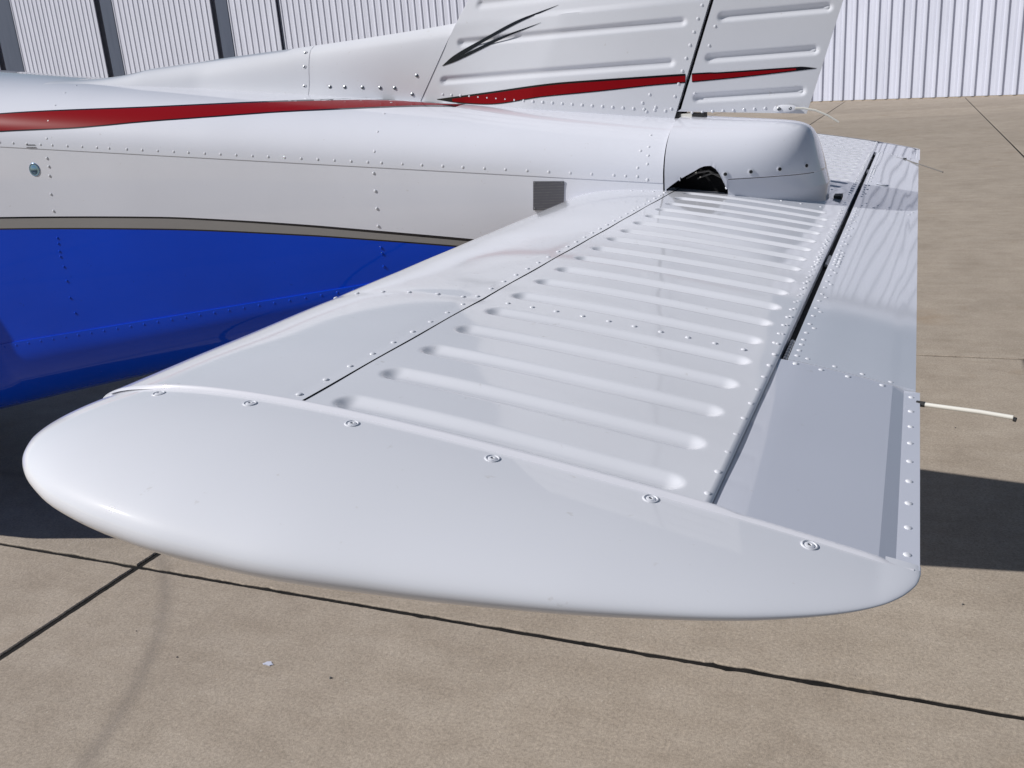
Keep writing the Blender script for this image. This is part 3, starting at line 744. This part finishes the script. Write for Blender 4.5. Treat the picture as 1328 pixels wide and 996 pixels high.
rud = blade('rudder', lambda z: hg_x(z) + .004, te_x, rud_h, rud_bead, zr, M['white'], kr, lambda x: -.1045 - .076 * (x + .56))
# fin stripes
FT = [(-1.292, -.0290), (-1.151, -.021), (-.874, -.0075), (-.637, -.0085), (-.5, -.010), (-.48, -.0115), (-.278, -.0125), (-.235, -.019)]
FB = [(-1.292, -.0300), (-1.20, -.047), (-1.104, -.054), (-.953, -.043), (-.801, -.039), (-.637, -.033), (-.568, -.032), (-.437, -.029), (-.278, -.022), (-.235, -.0195)]
def shr(tab, d): return [(x, z + d) for x, z in tab]
fh = lambda x, z: fin_h(x, z)
XH = -.575
strip('black_outline', fh, FT, FB, -1.290, XH + .015, M['black'], fin, .0007, rowsn=6)
strip('red_stripe', fh, shr(FT, -.0052), shr(FB, .0028), -1.24, XH + .015, M['red'], fin, .0012, rowsn=6)
strip('black_outline', rud_h, FT, FB, XH + .0315, -.236, M['black'], rud, .0007, rowsn=6)
strip('red_stripe', rud_h, shr(FT, -.0036), shr(FB, .0026), XH + .0315, -.285, M['red'], rud, .0012, rowsn=6)
# brush-stroke mark running up the fin
strip('brush_mark', fh, [(-1.264, .0612), (-1.23, .083), (-1.19, .1005), (-1.14, .1190), (-1.02, .162), (-.90, .19)], [(-1.264, .0606), (-1.23, .073), (-1.19, .0880), (-1.14, .1090), (-1.02, .154), (-.90, .1895)], -1.264, -.90, M['black'], fin, .0008, n=60, rowsn=3)
strip('brush_mark', fh, [(-1.264, .0608), (-1.23, .0735), (-1.19, .0872), (-1.14, .1035), (-1.08, .122), (-.95, .150)], [(-1.264, .0602), (-1.23, .067), (-1.19, .0785), (-1.14, .0945), (-1.08, .1145), (-.95, .1495)], -1.264, -.95, M['black'], fin, .0009, n=60, rowsn=3)
fr = []
def fv(x, z, hf=fin_h):
    e = .004; dz = (hf(x, z + e) - hf(x, z - e)) / (2 * e); dx = (hf(x + e, z) - hf(x - e, z)) / (2 * e)
    return ((x, YC - hf(x, z), z), Vector((-dx, -1, -dz)))
for k in range(24): x = -1.27 + .0285 * k; fr.append(fv(x, -.022 - .125 * (x + 1.23)))
for z in np.arange(-.095, .30, .031): fr.append(fv(hg_x(z) - .022, z))
for x, z in ((-.655, -.055), (-.675, -.075), (-.64, -.088), (-.665, -.098)): fr.append(fv(x, z))
rivet_part('rivets', fr, M['white'], fin, .0040)
fr = []
for k in range(9): fr.append(fv(-.545 + .0265 * k, -.108, rud_h))
for z in (-.06, .055, .10, .17, .25): fr.append(fv(hg_x(z) + .028, z, rud_h))
rivet_part('rivets', fr, M['white'], rud, .0036)
# dark hinge slot between fin and rudder, rudder horn below
rows = [[(hg_x(z) - .012, YC - .012, z), (hg_x(z) + .014, YC - .012, z), (hg_x(z) + .014, YC + .012, z), (hg_x(z) - .012, YC + .012, z)] for z in np.linspace(-.13, 1, 6)]
V, F = grid(rows, True); part('hinge_post', V, F, M['dark'], smooth=False)
pb = PB(); pb.box((-.598, YC - .030, -.130), (-.5755, YC + .030, -.1065)); pb.obj('rubber_bushing', M['rubber'], smooth=False)
pb = PB(); pb.box((-.545, YC - .028, -.140), (-.516, YC + .028, -.1105)); pb.obj('rubber_bushing', M['rubber'], smooth=False)
pb = PB(); pb.box((-.5750, YC - .029, -.138), (-.5455, YC + .029, -.1095)); pb.obj('rudder_horn', M['plastic'], smooth=False)
# static wick of the rudder
wp = PB(); dome(wp, (-.310, YC - rud_h(-.31, -.112) - .001, -.1120), (0, -1, 0), .018, [(1, 0), (1, .08), (.8, .16), (0, .17)], 20)
wp.v = [(-.310 + (x + .310) * 1.7, y, -.1120 + (z + .1120) * .55) for x, y, z in wp.v]
wp.obj('wick_mount', M['white'], rud)
for x in (-.325, -.297):
    pb = PB(); dome(pb, (x, YC - rud_h(x, -.112) - .0038, -.1120), (0, -1, 0), .0048, [(1, 0), (1, .2), (.75, .35), (.3, .3), (0, .15)], 12); pb.obj('screw', M['steel'], rud)
pb = PB(); pb.tube([(-.285, YC - .016, -.1125), (-.265, YC - .013, -.1135), (-.235, YC - .012, -.120), (-.205, YC - .012, -.134), (-.178, YC - .012, -.152)], .0030, 10, .0022)
pb.obj('static_wick', M['plastic'], rud)
# dorsal fairing: two pieces blending into the top of the fuselage
DT = [(-2.95, .150), (-2.65, .1335), (-2.45, .1315), (-2.3, .1325), (-2.024, .142), (-1.715, .151), (-1.55, .157), (-1.40, .164), (-1.30, .170), (-1.20, .178), (-1.10, .19)]
DW = [(-2.9, .30), (-2.5, .16), (-2.1, .085), (-1.7, .050), (-1.3, .0345), (-1.1, .0335)]
def fairing(name, x0, x1, follow):
    rows = []; n = 40
    for i in range(n + 1):
        k = i / n; x = x0 + (x1 - x0) * k
        crown = sec(x)[1]; zt = lerp(DT, x); wb = lerp(DW, x); r = []
        if x < -2.3: zt = crown + (zt - crown) * max(0.0, min(1, (x + 2.62) / .3)) if zt > crown else crown
        zb = crown - .03
        flare = .05 * min(1, (x + 2.7) / .8) * (1 - (k ** 1.5 if follow else 0))
        for j in range(15):
            q = j / 14                       # 0 base .. 1 ridge
            z = zb + (zt - zb) * q ** 1.15
            o_ = wb * max(0, 1 - q ** 3.2) ** .5 + flare * (1 - q) ** 5
            xx = x
            if follow: xx = x + ((le_x(z) - .0012) - x1) * max(0, (k - .0)) ** 1.0 if True else x
            if follow: o_ = o_ * (1 - k ** 2) + k ** 2 * (fin_h(le_x(z) + .002, z) + .0012) * (1 - q ** 16) ** .5
            r.append((xx, YC - o_, z))
        rows.append(r + [(a, 2 * YC - b, c) for a, b, c in r[:-1]][::-1])
    V, F = grid(rows); n2 = len(rows[0]); F += [tuple(range(n2)), tuple((len(rows) - 1) * n2 + k for k in range(n2))[::-1]]
    return part(name, V, F, M['cap'], angle=50), rows
f1, R1 = fairing('dorsal_fairing', -2.64, -1.7085, False)
f2, R2 = fairing('dorsal_fairing', -1.7065, -1.245, True)
def side_of(rows, x, z):
    best = min((abs(p[0] - x) + abs(p[2] - z) * 1.0, p) for r in rows for p in r[:15]); return best[1]
for z in (.132, .092, .036):
    x = -1.724; wb = lerp(DW, x); crown = sec(x)[1]; zb = crown - .03; zt = lerp(DT, x); q = ((z - zb) / (zt - zb)) ** (1 / 1.15)
    o_ = wb * max(0, 1 - q ** 3.2) ** .5 + .05 * (1 - q) ** 5
    mb = PB(); dome(mb, (x, YC - o_, z), (0, -1, .25), .0062, [(1, -.2), (1, .12), (.62, .16), (.55, .05), (0, .04)], 14); mb.obj('washer', M['cap'], f1)
    mb = PB(); dome(mb, (x, YC - o_ - .0006, z), (0, -1, .25), .0036, [(1, 0), (1, .25), (.7, .36), (0, .3)], 10); mb.obj('screw', M['steel'], f1)
for x, z in ((-1.640, .030), (-1.583, .026), (-1.527, .019), (-1.475, .013), (-1.425, .004), (-1.365, -.012), (-1.345, .040)):
    p = side_of(R2, x, z); mb = PB(); dome(mb, (p[0], p[1], p[2]), (0, -1, .2), .0050, [(1, -.2), (1, .25), (.7, .40), (0, .4)], 12); mb.obj('screw', M['steel'], f2)
